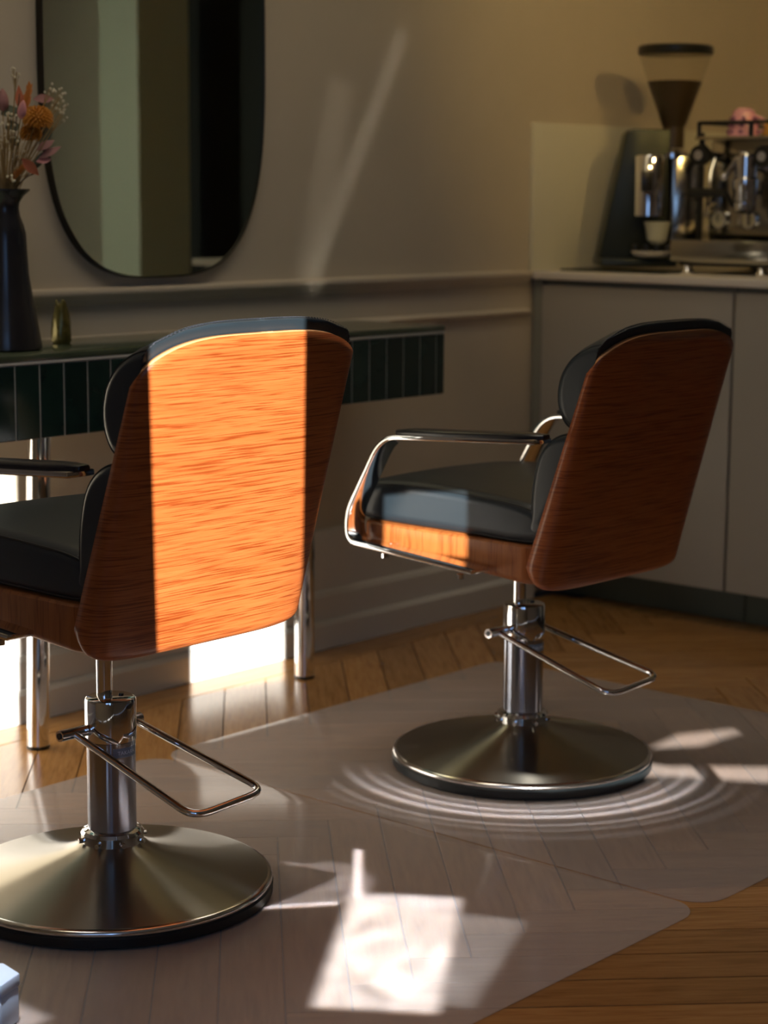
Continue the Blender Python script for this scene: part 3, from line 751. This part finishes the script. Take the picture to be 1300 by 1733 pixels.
# grinder, turned towards the room
GXY = (5.43, 3.575); gy0 = pj((*GXY, WT))[1]; gx0 = pj((*GXY, WT))[0]
GS = (Vector((*GXY, WT))-EYE).dot(fwd)/FPX
gr_ = thing('coffee_grinder', 'tall coffee grinder with a smoky bean hopper on the worktop', 'coffee grinder', (*GXY, WT), yaw-PI/2)
def gx(px): return (px-gx0)*GS
def gz(py): return max(.0, (gy0-py)*GS)
def GP(pts, d0, d1, name, m, bevel=.002, par=gr_):
    return MB().prism([(gx(a), gz(b)) for a, b in pts], 'y', d0, d1).obj(name, m, par, bevel=bevel)
GP([(1010,438),(1052,232),(1060,223),(1126,223),(1126,438)], -.045, .10, 'grinder_body', m_grindbody, .008)
GP([(1010,449),(1010,436),(1135,436),(1135,449)], -.13, .11, 'grinder_base', m_grindbody, .004)
GP([(1128,437),(1128,275),(1134,264),(1176,264),(1181,275),(1181,437)], -.05, .10, 'motor_housing', m_inox, .008)
MB().lathe([(.047,0),(.047,.185),(.044,.19)], 32, (gx(1088), -.095, gz(366))).obj('dosing_chamber', m_chrome, gr_)
GP([(1072,326),(1072,293),(1091,293),(1091,326)], -.146, -.140, 'dose_label', m_black, .002)
MB().lathe([(.02,0),(.032,.012),(.038,.05),(.044,.07)], 24, (gx(1104), -.09, gz(412))).obj('chute', m_pillar, gr_)
for a_ in (1068, 1086, 1104, 1122): MB().lathe([(.013,0),(.016,.008),(.014,.024),(.006,.026)], 12, (gx(a_), -.10, gz(426))).obj('fork_knob', m_black, gr_)
MB().lathe([(.040,0),(.058,.006),(.066,.018),(.062,.02),(.038,.006)], 32, (gx(1094), -.11, gz(434))).obj('grounds_dish', m_top, gr_)
MB().lathe([(.052,0),(.052,.014),(.045,.022),(.038,.026)], 32, (gx(1133), .0, gz(270))).obj('hopper_collar', m_chrome, gr_)
hp = MB().lathe([(.036,0),(.036,.070),(.040,.075),(.115,.290),(.117,.300)], 48, (gx(1133), 0, gz(256)), cap=False).obj('hopper', m_hopper, gr_)
MB().lathe([(.004,.004),(.034,.004),(.034,.072),(.038,.077),(.086,.212),(.084,.214),(.01,.216)], 40, (gx(1133), 0, gz(256))).obj('bean_fill', m_bean, hp)['kind'] = 'stuff'
MB().lathe([(.02,.296),(.118,.296),(.120,.300),(.120,.320),(.114,.325),(.02,.326)], 48, (gx(1133), 0, gz(256))).obj('hopper_lid', m_black, gr_)
tag(MB().prism(rrect(5.22, 5.40, 3.40, 3.80, .02), 'z', WT, WT+.006).obj('tamping_tray', m_grindbody, bevel=.001), 'thin grey tray on the worktop in front of the grinder', 'tray')
# espresso machine, front towards -X
EX, EY = 5.30, 3.12
em = thing('espresso_machine', 'chrome espresso machine with black knobs, cut by the right edge', 'espresso machine', (EX, EY, WT))
def ey(px, py, X=5.36): p = atx(px, py, X); return p.y-EY, p.z-WT
def ebox(name, x0, x1, y0, y1, z0, z1, m, bv=.003, par=em): return MB().box(x0-EX, x1-EX, y0-EY, y1-EY, z0-WT, z1-WT).obj(name, m, par, bevel=bv)
YA, YE = 3.415, 2.86
ebox('drip_tray', 5.285, 5.42, YE+.20, YA, 1.098, 1.168, m_inox, .004)
ebox('lower_case', 5.31, 5.80, YE, YA-.02, 1.088, 1.10, m_black)
for y_ in (YA-.05, YE+.24):
    for x_ in (5.31, 5.72):
        MB().lathe([(.020,0),(.022,.006),(.014,.016),(.012,.028)], 16, (x_-EX, y_-EY, 0)).obj('foot', m_chrome, em)
ebox('back_panel', 5.46, 5.475, YE, YA-.03, 1.165, 1.475, m_inox)
ebox('machine_case', 5.478, 5.80, YE, YA-.03, 1.10, 1.475, m_inox, .01)
ebox('side_frame', 5.40, 5.415, YA-.035, YA-.02, 1.165, 1.50, m_black)
ebox('cup_tray', 5.36, 5.80, YE, YA-.03, 1.476, 1.486, m_inox)
rl = MB()
rl.tube([(5.37-EX, YA-.04-EY, 1.528-WT), (5.37-EX, YE-EY, 1.528-WT)], .006, 8).tube([(5.37-EX, YA-.04-EY, 1.528-WT), (5.79-EX, YA-.04-EY, 1.528-WT)], .006, 8)
for x_, y_ in ((5.37, YA-.04), (5.79, YA-.04), (5.37, 3.19), (5.37, 2.9)): rl.tube([(x_-EX, y_-EY, 1.486-WT), (x_-EX, y_-EY, 1.53-WT)], .007, 8)
rl.obj('cup_rail', m_black, em)
def knob(px, py, r_, X=5.40):
    y_, z_ = ey(px, py, X)
    k_ = MB().add(*(lambda m_: (m_.v, m_.f))(MB().sweep([(X-EX-.03, y_, z_), (X-EX-.012, y_, z_), (X-EX+.03, y_, z_), (X-EX+.06, y_, z_)], [(math.cos(2*PI*i/20), math.sin(2*PI*i/20)) for i in range(20)], scale=[r_*.92, r_, r_*.5, r_*.4]))).obj('steam_knob', m_black, em)
    MB().sweep([(X-EX-.033, y_, z_), (X-EX-.03, y_, z_)], [(math.cos(2*PI*i/16), math.sin(2*PI*i/16)) for i in range(16)], scale=[r_*.45]*2).obj('knob_cap', m_chrome, k_)
knob(1191, 263, .034); knob(1298, 265, .034)
y_, z_ = ey(1266, 315, 5.40)
gh = MB().lathe([(.030,-.05),(.036,-.045),(.038,-.02),(.040,.0),(.040,.02),(.034,.028),(.034,.09),(.026,.10)], 32, (.085, y_, z_)).obj('group_head', m_chrome, em)
MB().tube([(.085, y_, z_+.07), (.19, y_, z_+.07)], .028, 20).obj('group_neck', m_chrome, gh)
y2, z2 = ey(1262, 258, 5.40); y3, z3 = ey(1240, 300, 5.38)
lv = MB().tube([(.085, y_, z_+.10), (.075, y2, z2), (.03, y3, z3)], .008, 10).obj('brew_lever', m_chrome, em); MB().ball((.03, y3, z3), .013).obj('lever_tip', m_chrome, lv)
pf = MB().lathe([(.020,-.085),(.034,-.075),(.036,-.055),(.036,-.05)], 28, (.085, y_, z_)).obj('portafilter', m_chrome, em)
ya, za = ey(1168, 326, 5.33); MB().tube([(.07, y_+.035, z_-.06), (.045, ya-.12, za), (.03, ya, za)], .013, 12, scale=[.6,1,1.15]).obj('handle', m_black, pf)
MB().tube([(.085, y_-.01, z_-.08), (.085, y_-.012, z_-.12)], .008, 8).tube([(.085, y_+.012, z_-.08), (.085, y_+.014, z_-.12)], .008, 8).obj('spout', m_chrome, pf)
for px_ in (1217, 1268):
    yg, zg = ey(px_, 372, 5.455); gg = MB().tube([(.148, yg, zg), (.162, yg, zg)], .028, 24).obj('pressure_gauge', m_chrome, em)
    MB().tube([(.146, yg, zg), (.1485, yg, zg)], .023, 24).obj('dial', m_dial, gg); MB().box(.1445, .146, yg-.002, yg+.002, zg-.004, zg+.018).obj('needle', m_black, gg)
for py_ in (345, 365, 385):
    yb_, zb_ = ey(1200, py_, 5.455); MB().tube([(.146, yb_, zb_), (.162, yb_, zb_)], .007, 10).obj('switch', m_chrome, em)
ys, zs = ey(1213, 280, 5.40); MB().tube([(.15, ys, zs+.03), (.09, ys, zs+.02), (.07, ys, zs-.02), (.06, ys+.01, zs-.16)], .006, 8).obj('steam_wand', m_chrome, em)
# cups upside down on the cup tray
mp = atx(1258, 236, 5.42)
mug = thing('pink_cup', 'pink cup with purple dots upside down on the espresso machine', 'cup', (5.42, mp.y, 1.486))
MB().lathe([(.047,0),(.048,.004),(.044,.03),(.037,.062),(.033,.078),(.024,.082),(.022,.086),(.006,.086)], 32).obj('cup_body', m_pink, mug)
MB().tube(spline([(.01,-.044,.012), (.008,-.068,.020), (.006,-.070,.048), (.005,-.036,.062)], 6), .005, 8).obj('cup_handle', m_pink, mug)
dt = MB()
for z, k_, off in ((.014, 9, 0), (.034, 8, .4), (.054, 7, .1)):
    for i in range(k_):
        a = 2*PI*i/k_+off; r_ = .0475-z*.165; dt.ball((r_*math.cos(a), r_*math.sin(a), z), .0072, 8, 5)
dt.obj('dots', m_purple, mug)['kind'] = 'stuff'
cp = atx(1304, 236, 5.42)
tag(MB().lathe([(.040,0),(.041,.004),(.034,.035),(.026,.046),(.006,.047)], 28).obj('amber_cup', m_orange, loc=(5.44, cp.y-.005, 1.486)), 'amber coloured cup at the right edge beside the pink cup', 'cup')

# ------------------------------------------------------------------ pale blue hexagonal shape at the lower left
bx = thing('blue_shape', 'pale blue hexagonal shape on the mat at the lower left edge', 'box', (1.815, 2.405, .003), R(20))
hexa = [(.052*math.cos(PI/3*i), .052*math.sin(PI/3*i)) for i in range(6)]
MB().prism(hexa, 'z', 0, .058).obj('shape_body', m_blue, bx, bevel=.003); MB().prism([(a*1.04, b*1.04) for a, b in hexa], 'z', .059, .080).obj('shape_lid', m_blue, bx, bevel=.003)
